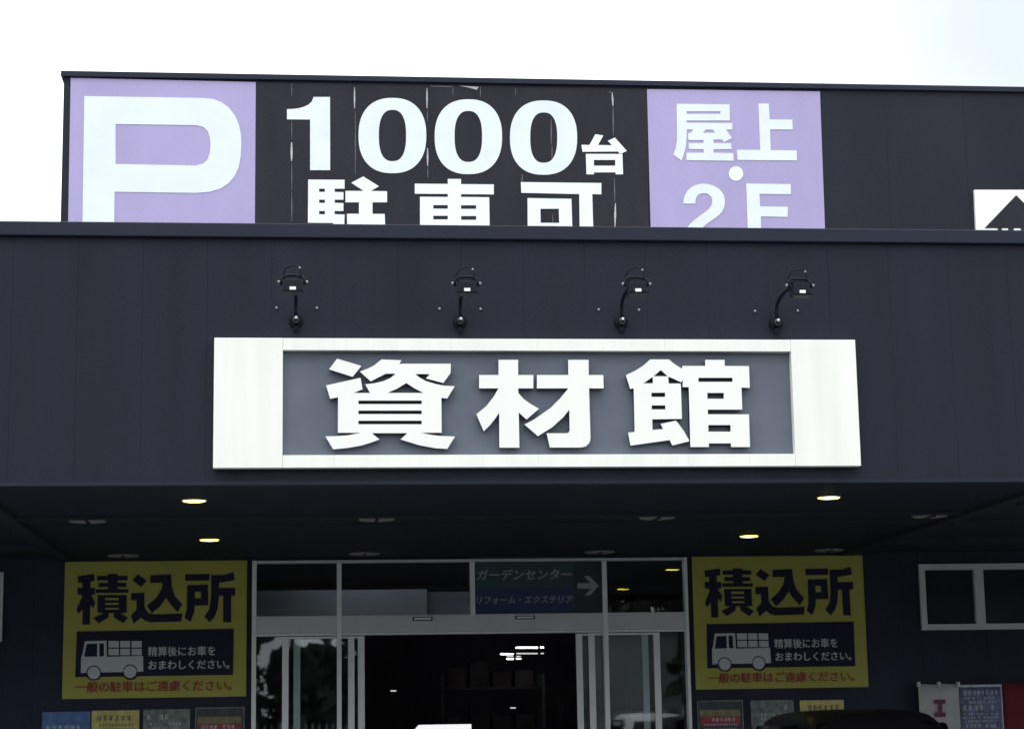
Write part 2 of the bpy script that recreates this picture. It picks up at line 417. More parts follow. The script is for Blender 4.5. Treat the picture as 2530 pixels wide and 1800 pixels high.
def rail(name, x0, x1, z0, z1, cuts):
    xs = [x0] + cuts + [x1]
    boxes(name, [(a+.0003, b-.0003, YS+.001, YF+.010, z0, z1) for a, b in zip(xs, xs[1:])], MT['white'], ms, bev=.001)
cut = lambda us, v: [onY(u, v, YS)[0] for u in us]
rail('top_rail', ia, ib, jb, zb-.001, cut([855, 1115, 1328, 1642], 850))
rail('bottom_rail', ia, ib, za+.001, ja, cut([826, 1010, 1195, 1330, 1702, 1852], 1137))
box('backboard', ia-.02, ib+.02, YF-.004, YF+.009, ja-.02, jb+.02, MT['grey'], ms)
YL = YF - .062
def letter(c, polys, Y=YL, t=.045, m='letter', parent=ms, bev=.0, name='letter'):
    o = shape(name, [mp(c, p, Y) for p in polys], Y, t, MT[m], parent, bev)
    o.data.materials.append(MT['ret'])                      # white face; sides coloured dark to give the letters shadow edges
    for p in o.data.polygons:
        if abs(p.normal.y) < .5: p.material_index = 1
    return o
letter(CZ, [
    [(330, 160), (705, 272), (570, 440), (205, 325)],
    [(160, 572), (692, 455), (722, 632), (585, 688), (838, 688), (765, 555), (900, 540), (1050, 505), (1150, 460), (1200, 420), (1235, 390),
     (1080, 392), (850, 510), (680, 358), (800, 315), (900, 265), (1015, 172), (1325, 185), (1290, 238), (2085, 238), (2082, 380), (1970, 535),
     (1700, 465), (1760, 400), (1540, 395), (1600, 450), (1700, 505), (1850, 550), (1970, 575), (2145, 585), (2030, 775), (1940, 765), (1945, 1302),
     (1630, 1302), (1750, 1328), (1900, 1350), (2150, 1360), (2030, 1552), (1850, 1540), (1600, 1495), (1310, 1405), (1415, 1308), (865, 1308),
     (985, 1405), (850, 1455), (700, 1500), (500, 1535), (270, 1558), (148, 1358), (300, 1355), (500, 1340), (700, 1303), (342, 1303), (345, 755), (222, 780)],
    [(1110, 687), (1260, 620), (1400, 535), (1520, 615), (1660, 687)],
    rect(660, 806, 1635, 860), rect(660, 960, 1635, 1014), rect(660, 1116, 1635, 1171)])
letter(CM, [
    [(448, 178), (750, 178), (750, 412), (985, 412), (985, 618), (752, 618), (755, 690), (830, 775), (930, 850), (1072, 932), (880, 1098), (760, 990),
     (770, 1532), (460, 1532), (458, 990), (400, 1080), (320, 1180), (220, 1280), (105, 1018), (260, 890), (370, 750), (448, 618), (148, 618), (148, 412), (448, 412)],
    [(1522, 178), (1838, 178), (1840, 412), (2065, 412), (2070, 618), (1845, 618), (1868, 1390), (1850, 1460), (1800, 1510), (1720, 1530), (1240, 1530),
     (1190, 1310), (1500, 1310), (1530, 1300), (1545, 1270), (1540, 945), (1450, 1060), (1280, 1215), (1055, 1355), (848, 1175), (1000, 1095), (1250, 920),
     (1400, 770), (1520, 625), (1515, 618), (1040, 618), (1040, 412), (1525, 412)]])
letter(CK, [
    [(165, 415), (300, 350), (430, 270), (540, 172), (830, 172), (910, 240), (1030, 315), (1035, 272), (1388, 272), (1388, 178), (1688, 178), (1690, 272),
     (2065, 275), (2078, 610), (1950, 605), (1960, 945), (1430, 945), (1430, 1018), (2065, 1018), (2080, 1522), (1788, 1522), (1785, 1465), (1445, 1465),
     (1445, 1522), (1160, 1522), (1135, 600), (1040, 598), (1042, 478), (1020, 525), (820, 435), (825, 543), (1012, 543), (1030, 1088), (572, 1095), (575, 1258),
     (740, 1245), (700, 1165), (940, 1115), (1060, 1275), (1145, 1425), (1120, 1440), (880, 1498), (840, 1415), (235, 1500), (198, 1300), (300, 1288), (285, 615), (230, 628)],
    [(703, 335), (810, 431), (592, 431)], [(435, 540), (580, 440), (580, 540)],
    rect(560, 685, 770, 750), rect(563, 880, 773, 942), rect(1285, 455, 1810, 517), rect(1422, 688, 1675, 778), rect(1437, 1183, 1780, 1285)])

# ------------------------------------------------------------------ signs on the upper wall
ps = thing('parking_sign', 'lilac panel with a huge pale letter P at the left end of the upper wall', 'sign', (-1.5, YU, 7.4))
prism('panel', [q([(174.7, 192.6), (631.9, 203), (629, 680), (166, 676)], YU)], YU, .011, MT['lilac'], ps)
shape('letter', [mp(CP, p, YU-.006) for p in (
    [(225, 182), (840, 192), (890, 198), (930, 215), (968, 243), (998, 283), (1018, 330), (1028, 380), (1030, 430), (1027, 490), (1017, 545), (997, 590),
     (965, 628), (925, 655), (870, 672), (800, 678), (380, 672), (376, 1040), (212, 1040)],
    [(385, 325), (800, 331), (835, 340), (858, 362), (869, 398), (872, 430), (869, 470), (858, 505), (835, 528), (795, 538), (385, 530)])], YU-.006, .005, MT['vinyl'], ps)

rs = thing('roof_level_sign', 'lilac square with white rooftop and 2F lettering, right part of the upper wall', 'sign', (4.8, YU, 7.4))
prism('panel', [q([(1598.6, 220.4), (2025.8, 226), (2043, 690), (1611, 684)], YU)], YU, .011, MT['lilac'], rs)
def wl_letter(c, polys, m, parent):
    return shape('letter', [mp(c, p, YU-.006) for p in polys], YU-.006, .005, MT[m], parent)
wl_letter(CR, [[(152, 128), (777, 135), (780, 325), (268, 325), (268, 351), (812, 355), (808, 431), (735, 432), (805, 530), (710, 582), (690, 550), (588, 550), (588, 590), (795, 592),
    (800, 663), (588, 663), (588, 705), (820, 710), (825, 800), (268, 792), (268, 705), (470, 705), (470, 663), (295, 660), (295, 592), (470, 590), (470, 556), (290, 556), (287, 478),
    (325, 465), (345, 431), (273, 431), (268, 560), (255, 660), (212, 800), (112, 725), (142, 650), (156, 560), (156, 430)],
    rect(268, 217, 668, 247), [(495, 433), (580, 433), (605, 470), (462, 470)]], 'vinyl3', rs)
wl_letter(CR, [[(1118, 125), (1240, 125), (1250, 312), (1518, 315), (1522, 430), (1255, 430), (1262, 675), (1570, 678), (1572, 795), (870, 790), (865, 670), (1140, 672)]], 'vinyl3', rs)
wl_letter(CR, [circ(853, 950, 85)], 'vinyl2', rs)
wl_letter(CR, [[(230, 1305), (236, 1250), (252, 1200), (280, 1155), (320, 1115), (370, 1087), (420, 1074), (470, 1070), (530, 1076), (590, 1095), (640, 1124), (680, 1160), (708, 1205), (720, 1250),
    (721, 1300), (712, 1350), (690, 1398), (655, 1438), (610, 1473), (560, 1505), (500, 1550), (440, 1605), (410, 1640), (725, 1640), (725, 1750), (225, 1750), (240, 1660), (270, 1595), (320, 1535), (380, 1482), (480, 1410),
    (530, 1370), (560, 1330), (573, 1290), (570, 1250), (555, 1218), (530, 1196), (500, 1184), (465, 1181), (430, 1188), (402, 1205), (384, 1235), (374, 1270), (372, 1305)]], 'vinyl3', rs)
wl_letter(CR, [[(975, 1068), (1497, 1075), (1502, 1193), (1130, 1190), (1138, 1338), (1465, 1342), (1462, 1462), (1145, 1455), (1155, 1750), (995, 1750)]], 'vinyl3', rs)

cs = thing('capacity_sign', 'worn black board reading 1000 in white numerals with white parking characters below', 'sign', (1.5, YU, 7.4))
prism('panel', [q([(632.6, 203.5), (1597.8, 220), (1606, 680), (630, 672)], YU)], YU+.001, .010, MT['board'], cs)
wl_letter(C1, [[(440, 92), (628, 92), (630, 930), (400, 930), (400, 350), (135, 348), (135, 232), (205, 229), (270, 221), (330, 204), (380, 180), (418, 145)]], 'vinyl', cs)
wl_letter(CS, [super_ellipse(885.8, 1053.2, 242.2, 427.9, 2.35), super_ellipse(936, 1003.4, 271.7, 398.4, 2.5)], 'vinyl', cs)
wl_letter(CS, [super_ellipse(1073.9, 1240.5, 245.6, 430.3, 2.35), super_ellipse(1123.1, 1191.2, 274.3, 400.2, 2.5)], 'vinyl', cs)
wl_letter(CS, [super_ellipse(1260, 1426, 248.5, 431.8, 2.35), super_ellipse(1310, 1376.8, 278, 402.2, 2.5)], 'vinyl', cs)
wl_letter(C0, [[(1785, 510), (1875, 525), (1815, 632), (1975, 635), (1925, 585), (2005, 548), (2140, 698), (2078, 728), (2060, 728), (2040, 705), (1640, 708), (1628, 630), (1718, 632)],
    [(1678, 732), (2090, 732), (2098, 962), (2015, 962), (2012, 940), (1768, 940), (1770, 962), (1685, 962)], rect(1768, 800, 2010, 865)], 'vinyl2', cs)
wl_letter(C1, [[(378, 1038), (795, 1040), (795, 1142), (682, 1142), (682, 1180), (782, 1182), (782, 1268), (682, 1268), (682, 1305), (782, 1307), (782, 1398), (682, 1398), (682, 1435),
    (795, 1438), (790, 1640), (760, 1700), (640, 1700), (640, 1650), (665, 1640), (665, 1535), (375, 1532)],
    rect(503, 1142, 569, 1179), rect(503, 1268, 570, 1305), rect(503, 1398, 570, 1436), rect(380, 1590, 430, 1690), rect(470, 1590, 520, 1680), rect(550, 1590, 600, 1670),
    [(1008, 1002), (1190, 1115), (1095, 1168), (1282, 1172), (1282, 1298), (1115, 1298), (1115, 1430), (1255, 1432), (1260, 1555), (1115, 1558), (1115, 1640), (1300, 1640), (1300, 1760),
     (810, 1760), (810, 1640), (965, 1640), (965, 1558), (825, 1555), (822, 1430), (960, 1430), (960, 1298), (805, 1298), (805, 1168), (1015, 1168), (872, 1075)]], 'vinyl2', cs)
wl_letter(CS, [[(1106.4, 442), (1139, 442.3), (1139, 455), (1220, 455.6), (1220, 480.2), (1139, 479.6), (1139, 486.6), (1208.6, 487.2), (1209.8, 559), (1139, 559), (1139, 575), (1228, 576),
    (1228, 600), (1139, 600), (1139, 620), (1106, 620), (1106, 600), (1018, 599), (1018, 575), (1106, 575), (1106, 558.5), (1037.7, 558), (1037.7, 486), (1106.4, 486.5), (1106.4, 479), (1024.8, 478.6),
    (1024.8, 453.8), (1106.4, 454.5)], rect(1070.5, 506.6, 1106.4, 515.6), rect(1070.5, 532.9, 1106.4, 542.1), rect(1139, 507, 1176.4, 516.1), rect(1139.3, 533.6, 1176.6, 543.1)], 'vinyl2', cs)
wl_letter(C0, [[(945, 1050), (1853, 1060), (1853, 1188), (1750, 1185), (1765, 1700), (1720, 1760), (1560, 1760), (1560, 1660), (1610, 1655), (1603, 1185), (950, 1170)],
    [(1020, 1230), (1515, 1238), (1525, 1560), (1022, 1555)], [(1165, 1350), (1373, 1350), (1378, 1510), (1168, 1508)]], 'vinyl2', cs)
# peeling strips along the board's vertical joints
def sliver(name, pts, m):
    for p in pts: prism(name, [[onY(u, v, YU-.003) for u, v in p]], YU-.003, .0035, MT[m], cs)
def vst(u, v0, v1, w, du=0): return [(u-w*.2, v0), (u+w*.2, v0), (u+w/2+du*.5, (v0+v1)/2), (u+w*.2+du, v1), (u-w*.2+du, v1), (u-w/2+du*.5, (v0+v1)/2)]
sliver('peeled_strip', [vst(720.5, 352, 398, 6), vst(876, 216, 268, 4), vst(1055, 218, 268, 4), vst(1056.5, 366, 410, 4.5), vst(1512.5, 228, 262, 4.5, 2), vst(1520.5, 502, 560, 5, -1),
                        [(1135, 212), (1183, 215), (1178, 222), (1160, 217)]], 'streak')
sliver('faint_strip', [vst(721, 205, 238, 2), vst(721, 296, 345, 2.2), vst(721, 402, 470, 2.5), vst(721, 475, 548, 2.8), vst(878, 275, 432, 2.6), vst(1056, 272, 300, 2.6),
                       vst(1057, 414, 440, 2.6), vst(1119, 213, 236, 2), vst(1187, 213, 240, 2.2), vst(1274, 218, 236, 2), vst(1362, 295, 358, 3.2), vst(1364, 360, 394, 3.4), vst(1514.5, 264, 335, 3.2, 1),
                       vst(1290, 430, 452, 3), vst(1518, 440, 500, 3, 1), vst(1366, 528, 556, 2), [(1060, 212), (1118, 213), (1112, 215.5), (1066, 214)],
                       [(1503, 226), (1513, 228), (1512, 231), (1505, 228)]], 'streak2')

gs = thing('logo_sign', 'white board with a dark gable emblem at the right end of the upper wall', 'sign', (7.9, YU, 7.3))
CH = crop(2330, 400, .13552)
prism('panel', [[onY(*CH(p), YU-.03) for p in ((572, 508), (2140, 508), (2200, 1700), (622, 1700))]], YU-.03, .04, MT['letter'], gs)
shape('emblem', [[onY(*CH(p), YU-.036) for p in pp] for pp in ([(1335, 605), (1930, 1205), (760, 1205)],
      [(1000, 1206), (1072, 1206), (1080, 1560), (1000, 1560)], [(1190, 1206), (1290, 1206), (1290, 1560), (1190, 1560)], [(1420, 1206), (1500, 1206), (1500, 1560), (1420, 1560)],
      [(622, 1260), (998, 1260), (998, 1560), (700, 1560)], [(1074, 1260), (1188, 1260), (1188, 1560), (1082, 1560)], [(1292, 1260), (1418, 1260), (1418, 1560), (1292, 1560)])], YU-.036, .005, MT['board'], gs)

# ------------------------------------------------------------------ arm floodlights
def floodlight(u, v, Yw, label, k=1.0, name='sign_floodlight'):
    x, z = onY(u, v, Yw); y = Yw
    t = thing(name, label, 'floodlight', (x, y, z), 'floodlights on curved arms above the signs')
    lathe('wall_mount', [(.050, .012), (.050, -.012), (.040, -.030), (.022, -.036)], (x, y, z), MT['black'], t, seg=20, axis='y')
    ball('ball_joint', (x, y-.055, z+.004), .030, MT['gloss'], t)
    lathe('glint_stud', [(.011, 0), (.011, -.012), (.006, -.016)], (x+.002, y-.080, z+.012), MT['chrome'], t, seg=10, axis='y')  # bright stud added in place of the sky highlight on the ball
    lathe('cable_gland', [(.020, 0), (.020, -.03), (.012, -.045)], (x, y-.03, z-.040), MT['black'], t, seg=12)
    path = [(x, y-.055, z+.02), (x-.001, y-.056, z+.07), (x, y-.062, z+.115), (x, y-.10, z+.142), (x, y-.17, z+.158), (x, y-.26, z+.166), (x-.004, y-.37, z+.165), (x-.010, y-.50, z+.152), (x-.016, y-.68, z+.135), (x-.018, y-.79, z+.105)]
    tube('arm', path, .0125, MT['black'], t)
    hx, hy, hz = x-.018, y-.84, z+.056
    bm = bmesh.new()                                          # shallow head, narrower towards the back top
    add_box(bm, hx-.066, hx+.066, hy-.055, hy+.055, hz-.030, hz+.058, .010)
    for v in bm.verts:
        if v.co.z > hz+.02: v.co.x = hx + (v.co.x-hx)*.86; v.co.y += .012
    hd = bm_obj('lamp_head', bm, MT['black'], t)
    boxes('lamp_lens', [(hx-.055, hx+.055, hy-.045, hy+.045, hz-.036, hz-.0305)], MT['black'], hd)
    boxes('cooling_fin', [(hx-.050+.0125*i, hx-.0465+.0125*i, hy-.02, hy+.05, hz+.059, hz+.074) for i in range(9)], MT['black'], hd)
    box('visor', hx-.074, hx+.074, hy-.080, hy-.056, hz-.040, hz-.030, MT['black'], hd)
    box('white_patch', hx-.021, hx+.021, hy-.062, hy-.056, hz-.020, hz+.001, MT['white_patch'], hd)  # small white rectangle on the front of the head
    tube('yoke', [(hx-.078, hy+.01, hz+.03), (hx-.080, hy+.02, hz+.075), (hx-.055, hy+.05, hz+.100), (hx, hy+.06, hz+.106), (hx+.055, hy+.05, hz+.100), (hx+.080, hy+.02, hz+.075), (hx+.078, hy+.01, hz+.03)], .009, MT['black'], t, seg=8)
    for s in (-1, 1):
        ball('knob', (hx+s*.094, hy+.005, hz+.048), .0095, MT['bolt'], t)
    tube('cable', [(hx-.03, hy+.05, hz+.05), (hx-.070, hy+.06, hz+.10), (hx-.050, hy+.05, hz+.155), (hx, hy+.04, hz+.172), (hx+.046, hy+.03, hz+.158), (hx+.058, hy+.03, hz+.115), (hx+.04, hy+.03, hz+.06)], .0055, MT['black'], t, seg=6)
    ball('cable_clip', (hx+.046, hy+.025, hz+.150), .008, MT['bolt'], t)
    return t
YP = YF+.012
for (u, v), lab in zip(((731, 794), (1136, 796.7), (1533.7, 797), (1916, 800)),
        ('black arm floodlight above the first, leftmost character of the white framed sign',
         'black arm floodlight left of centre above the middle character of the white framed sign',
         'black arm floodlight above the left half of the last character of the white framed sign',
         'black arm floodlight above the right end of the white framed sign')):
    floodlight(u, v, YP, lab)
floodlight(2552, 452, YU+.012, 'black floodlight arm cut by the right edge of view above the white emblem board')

# ------------------------------------------------------------------ canopy lamps
def downlight(x, y, label):
    t = thing('downlight', label, 'ceiling light', (x, y, CEIL), 'lit round downlights in the canopy soffit')
    bm = bmesh.new(); pr = [(.098, 0.0), (.098, -.006), (.090, -.010), (.086, -.004)]; rg = []
    for r, h in pr: rg.append([bm.verts.new((x+r*math.cos(2*math.pi*k/36), y+r*math.sin(2*math.pi*k/36), CEIL+h)) for k in range(36)])
    for A, Bq in zip(rg, rg[1:]):
        for k in range(36): bm.faces.new((A[k], A[(k+1) % 36], Bq[(k+1) % 36], Bq[k]))
    bm_obj('trim', bm, MT['lamptrim'], t)
    lathe('lamp', [(.085, -.004), (.078, -.012), (.04, -.016), (.005, -.017)], (x, y, CEIL), MT['lamp'], t)
for x, y, lab in ((-.8406, 15.7075, 'lit yellow downlight in the soffit near the canopy front, on the left'), (4.1978, 15.7075, 'lit yellow downlight in the soffit near the canopy front, on the right'),
                  (-.8702, 18.9762, 'lit yellow downlight deeper under the canopy, above the left yellow sign'), (4.2693, 18.9762, 'lit yellow downlight deeper under the canopy, above the right yellow sign')):
    downlight(x, y, lab)
def disc_lamp(x, y, label):
    z = CEIL
    t = thing('disc_lamp', label, 'ceiling light', (x, y, CEIL), 'unlit flat disc lamps in the canopy soffit')
    lathe('disc', [(.155, 0), (.155, -.008), (.145, -.013), (.10, -.010), (.02, -.008)], (x, y, z), MT['disc'], t)
    box('divider', x-.012, x+.012, y-.150, y+.150, z-.020, z-.0135, MT['black'], t)
    return t
o1, ds = -1.81, 2.437
for r, y in enumerate((17.21, 20.66)):
    for i in range(5):
        if r == 0 and i == 4: continue
        pos = ('above the left yellow sign', 'left of the sign centre', 'right of the sign centre', 'right of the right yellow sign')[i] if r == 0 else \
              ('at the left yellow sign', 'above the left half of the entrance', 'above the right half of the entrance', 'at the right yellow sign', 'above the high window')[i]
        disc_lamp(o1 + ds*i, y, 'unlit grey disc lamp, %s row of the soffit, %s' % (('front', 'rear')[r], pos))

# ------------------------------------------------------------------ entrance doors
ed = thing('entrance_door', 'wide glass automatic entrance with aluminium frame, transom panes and sliding leaves', 'door', ((dx0+dx1)/2, YW, .12))
def X(u, v=1600): return onY(u, v, YW)[0]
Zt = dz1; Zr0 = onY(1265, 1514, YW)[1]; Zr1 = onY(1265, 1524, YW)[1]; Zh = onY(1265, 1558, YW)[1]
m1a, m1b = X(832.3, 1450), X(843.6, 1450); m2a, m2b = X(1161.5, 1450), X(1173, 1450); m3a, m3b = X(1487.5, 1450), X(1499, 1450)
fa, fb = dx0, dx1
fw = .045
box('frame', fa, fa+fw, YW-.03, YW+.10, .125, Zt, MT['alu'], ed, bev=.003)
box('frame', fb-.032, fb, YW-.03, YW+.10, .125, Zt, MT['alu'], ed, bev=.003)
box('top_rail', fa+fw, fb-.032, YW-.02, YW+.09, Zt-.030, Zt-.001, MT['alu2'], ed, bev=.003)
for a, b in ((m1a, m1b), (m3a, m3b)):
    box('mullion', a, b, YW-.033, YW+.09, .125, Zt-.031, MT['alu'], ed, bev=.003)
box('mullion', m2a, m2b, YW-.028, YW+.09, Zr1+.001, Zt-.031, MT['alu'], ed, bev=.003)
def spans(a, b, cuts):
    xs = [a] + [c for p in cuts for c in p] + [b]
    return [(xs[i]+.0005, xs[i+1]-.0005) for i in range(0, len(xs), 2)]
seg3 = spans(fa+fw, fb-.032, [(m1a, m1b), (m3a, m3b)])
boxes('transom_rail', [(a, b, YW-.022, YW+.09, Zr0-.004-.001, Zr1+.018) for a, b in seg3], MT['alu2'], ed)
boxes('header_cover', [(a, b, YW-.030, YW+.12, Zh, Zr0-.008) for a, b in seg3], MT['alu2'], ed, bev=.004)
boxes('header_lip', [(a, b, YW-.010, YW+.12, Zh-.022, Zh-.002) for a, b in seg3], MT['alu'], ed)
for u0, u1, v0, v1 in ((1019.6, 1068.4, 1523.5, 1532.5), (1273, 1321.5, 1520.5, 1528.5)):
    a = onY(u0, v0, YW-.03); b = onY(u1, v1, YW-.03)
    s = box('sensor', a[0], b[0], YW-.050, YW-.0305, b[1], a[1], MT['black'], ed, bev=.004)
    box('sensor_cover', a[0]+.015, b[0]-.015, YW-.056, YW-.0505, b[1]+.010, a[1]-.008, MT['alu'], s)
tz0, tz1 = Zr1+.018, Zt-.031
for a, b in spans(fa+fw, fb-.032, [(m1a, m1b), (m2a, m2b), (m3a, m3b)]):
    box('transom_pane', a, b, YW+.020, YW+.026, tz0, tz1, MT['glass'], ed)
def leaf(u0, u1, yo, sw):
    a, b = X(u0, 1680), X(u1, 1680)
    zt = Zh-.030
    l = boxes('sliding_leaf', [(a, a+sw, YW+yo, YW+yo+.035, .14, zt), (b-sw, b, YW+yo, YW+yo+.035, .14, zt),
                               (a+sw, b-sw, YW+yo, YW+yo+.035, zt-.022, zt), (a+sw, b-sw, YW+yo, YW+yo+.035, .14, .26)], MT['alu'], ed, bev=.002)
    box('pane', a+sw+.0005, b-sw-.0005, YW+yo+.014, YW+yo+.020, .261, zt-.023, MT['glass'], l)
box('side_pane', fa+fw+.001, X(697, 1680)-.001, YW+.110, YW+.116, .125, Zh-.025, MT['glass'], ed)
box('side_pane', X(1634, 1680)+.001, fb-.033, YW+.110, YW+.116, .125, Zh-.025, MT['glass'], ed)
leaf(697, 876, .028, .066); leaf(725, 901.5, .070, .070)
leaf(1427.5, 1607, .070, .066); leaf(1457, 1634, .028, .066)

# garden-centre direction sign behind the transom glass
YG = YW+.010
dsn = thing('direction_sign', 'green and blue direction sign with white arrow behind the transom glass', 'sign', (2.2, YG, 2.7))
prism('green_band', [mp(CG, [(60, -40), (1725, -40), (1725, 470), (60, 470)], YG)], YG, .008, MT['green'], dsn)
prism('blue_band', [mp(CG, [(60, 471), (1725, 471), (1725, 960), (60, 960)], YG)], YG, .008, MT['blue'], dsn)
prism('arrow_panel', [mp(CG, [(1726, -40), (2260, -40), (2260, 960), (1726, 960)], YG)], YG, .008, MT['signdark'], dsn)
shape('arrow', [mp(CG, [(1790, 400), (2010, 395), (1900, 285), (1985, 280), (2145, 440), (2000, 600), (1915, 605), (2020, 490), (1790, 490)], YG-.003)], YG-.003, .0025, MT['signtext'], dsn)
def gt(body, x0, x1, y0, y1, bold):
    a = onY(*CG((x0, y1)), YG); b = onY(*CG((x1, y0)), YG)
    text('lettering', body, a[0], b[0], a[1], b[1], YG-.003, MT['signtext'], dsn, copies=bold, shear=.15, t=.0025)
gt('ガーデンセンター', 112, 1695, 160, 350, .025)
gt('リフォーム・エクステリア', 120, 1715, 602, 745, .02)

# ------------------------------------------------------------------ yellow loading signs
ya = onY(160.9, 1386.9, YW); yb = onY(607.6, 1718.3, YW)
YX0, YX1, YZ0, YZ1 = -2.4279, -.5758, .3552+CAMZ, 1.7442+CAMZ
lsn = thing('loading_sign', 'yellow loading bay sign with truck picture left of the glass entrance', 'sign', (YX0, YW, YZ0), 'yellow loading bay signs beside the entrance')
box('panel', YX0, YX1, YW, YW+.028, YZ0, YZ1, MT['yellow'], lsn, bev=.002)
def fit(polys):      # photo crop of the left sign -> sign plane, squared to the panel's own axes
    r = []
    for p in polys:
        o = []
        for a in p:
            x, z = onY(*CY(a), YW-.004); o.append((x, z))
        r.append(o)
    return r
YI = YW-.004
shape('heading', fit([[(145, 190), (330, 165), (330, 240), (285, 255), (285, 320), (335, 320), (335, 395), (290, 400), (340, 480), (320, 550), (285, 510), (280, 730), (195, 730), (200, 560), (150, 610), (130, 560), (190, 430), (190, 400), (140, 395), (140, 320), (195, 320), (195, 262), (150, 265)],
    [(480, 165), (590, 165), (590, 185), (700, 188), (700, 238), (590, 238), (590, 262), (685, 265), (685, 312), (590, 312), (590, 333), (710, 336), (710, 376), (345, 378), (345, 336), (480, 333), (480, 312), (375, 312), (375, 265), (480, 262), (480, 238), (360, 238), (360, 188), (480, 185)],
    [(365, 400), (690, 400), (690, 598), (620, 602), (705, 655), (650, 715), (548, 650), (545, 602), (490, 602), (487, 650), (380, 715), (315, 655), (430, 602), (365, 598)],
    rect(450, 432, 600, 458), rect(450, 488, 600, 510), rect(450, 543, 600, 563),
    [(750, 235), (815, 170), (915, 240), (850, 310)],
    [(740, 378), (888, 375), (890, 540), (930, 600), (1000, 615), (1310, 605), (1300, 695), (960, 705), (900, 690), (850, 650), (770, 720), (735, 630), (800, 560), (800, 460), (735, 460)],
    [(955, 180), (1185, 170), (1195, 310), (1225, 410), (1310, 505), (1255, 590), (1175, 500), (1130, 430), (1060, 530), (970, 600), (915, 520), (1020, 430), (1080, 330), (1090, 265), (950, 265)],
    [(1340, 170), (1615, 165), (1610, 240), (1345, 242)],
    [(1365, 290), (1595, 285), (1600, 515), (1450, 520), (1440, 600), (1400, 700), (1335, 655), (1360, 560)], rect(1450, 365, 1518, 437),
    [(1630, 180), (1780, 175), (1880, 145), (1895, 235), (1720, 265), (1720, 320), (1900, 320), (1900, 405), (1855, 410), (1855, 705), (1765, 705), (1765, 410), (1720, 410), (1705, 550), (1670, 640), (1615, 705), (1555, 640), (1610, 560), (1630, 430)]]),
    YI, .0035, MT['ink'], lsn)
shape('black_panel', fit([[(135, 805), (1885, 775), (1875, 1290), (808, 1305), (790, 1328), (765, 1342), (728, 1346), (690, 1338), (664, 1318), (655, 1308), (405, 1312), (385, 1335), (355, 1350), (325, 1353), (290, 1348), (262, 1332), (245, 1313), (115, 1315)]]), YI, .0035, MT['ink'], lsn)
def fit2(polys): return [[onY(*CY(a), YW-.008) for a in p] for p in polys]
shape('truck_picture', fit2([[(225, 915), (465, 908), (468, 1088), (872, 1078), (875, 1252), (810, 1255), (800, 1210), (770, 1182), (728, 1170), (690, 1180), (660, 1210), (648, 1258), (408, 1262), (395, 1220), (365, 1194), (325, 1184), (285, 1195), (252, 1222), (238, 1265), (178, 1270), (182, 1100), (197, 1060)],
    [(245, 945), (362, 940), (360, 1085), (215, 1088)], [(385, 940), (437, 938), (437, 1082), (385, 1085)],
    circ(324, 1267, 70), circ(728, 1255, 70)] + [rect(a, b, c, d) for a, c in ((487, 603), (618, 728), (745, 858)) for b, d in ((912, 985), (998, 1070))]), YW-.008, .0035, MT['pale'], lsn)
def yt(name, body, x0, x1, y0, y1, m, bold):
    a = onY(*CY((x0, y1)), YW-.008); b = onY(*CY((x1, y0)), YW-.008); c = onY(*CY((x0, y0)), YW-.008)
    return text(name, body, a[0], b[0], (a[1]), c[1], YW-.008, MT[m], lsn, copies=bold, t=.0035)
yt('notice_text', '精算後にお車を', 925, 1680, 975, 1085, 'pale', .018)
yt('notice_text', 'おまわしください。', 930, 1835, 1132, 1232, 'pale', .022)
a = yt('red_text', '一般の駐車はご遠慮ください。', 110, 1860, 1368, 1488, 'red', .024)
l2 = copy_tree(lsn); l2.location.x += 4.0986-YX0
l2['label'] = 'yellow loading bay sign with truck picture right of the glass entrance'

# ------------------------------------------------------------------ high windows
def window(x0, x1, z0, z1, label, muls):
    t = thing('high_window', label, 'window', ((x0+x1)/2, YW, z0))
    f = .062
    boxes('frame', [(x0, x1, YW-.01, YW+.10, z1-f, z1), (x0, x1, YW-.01, YW+.10, z0, z0+f), (x0, x0+f, YW-.01, YW+.10, z0+f, z1-f), (x1-f, x1, YW-.01, YW+.10, z0+f, z1-f)], MT['alu2'], t)
    xs = [x0+f] + muls + [x1-f]
    for m in muls: box('mullion', m-.05, m+.05, YW-.008, YW+.09, z0+f, z1-f, MT['alu2'], t)
    xs = [x0+f] + [v for m in muls for v in (m-.05, m+.05)] + [x1-f]
    for i in range(0, len(xs), 2): box('pane', xs[i], xs[i+1], YW+.055, YW+.062, z0+f, z1-f, MT['winpane'], t)
mm = onY(1700+1802*.40019, 1480, YW)[0]
window(wx0, 9.6, wz0, wz1, 'high white framed strip window on the dark wall at the right edge of view', [mm, 2*mm-wx0+.05])
window(-6.2, lx1, wz0, wz1, 'high white framed strip window cut off by the left edge of view', [-4.6])

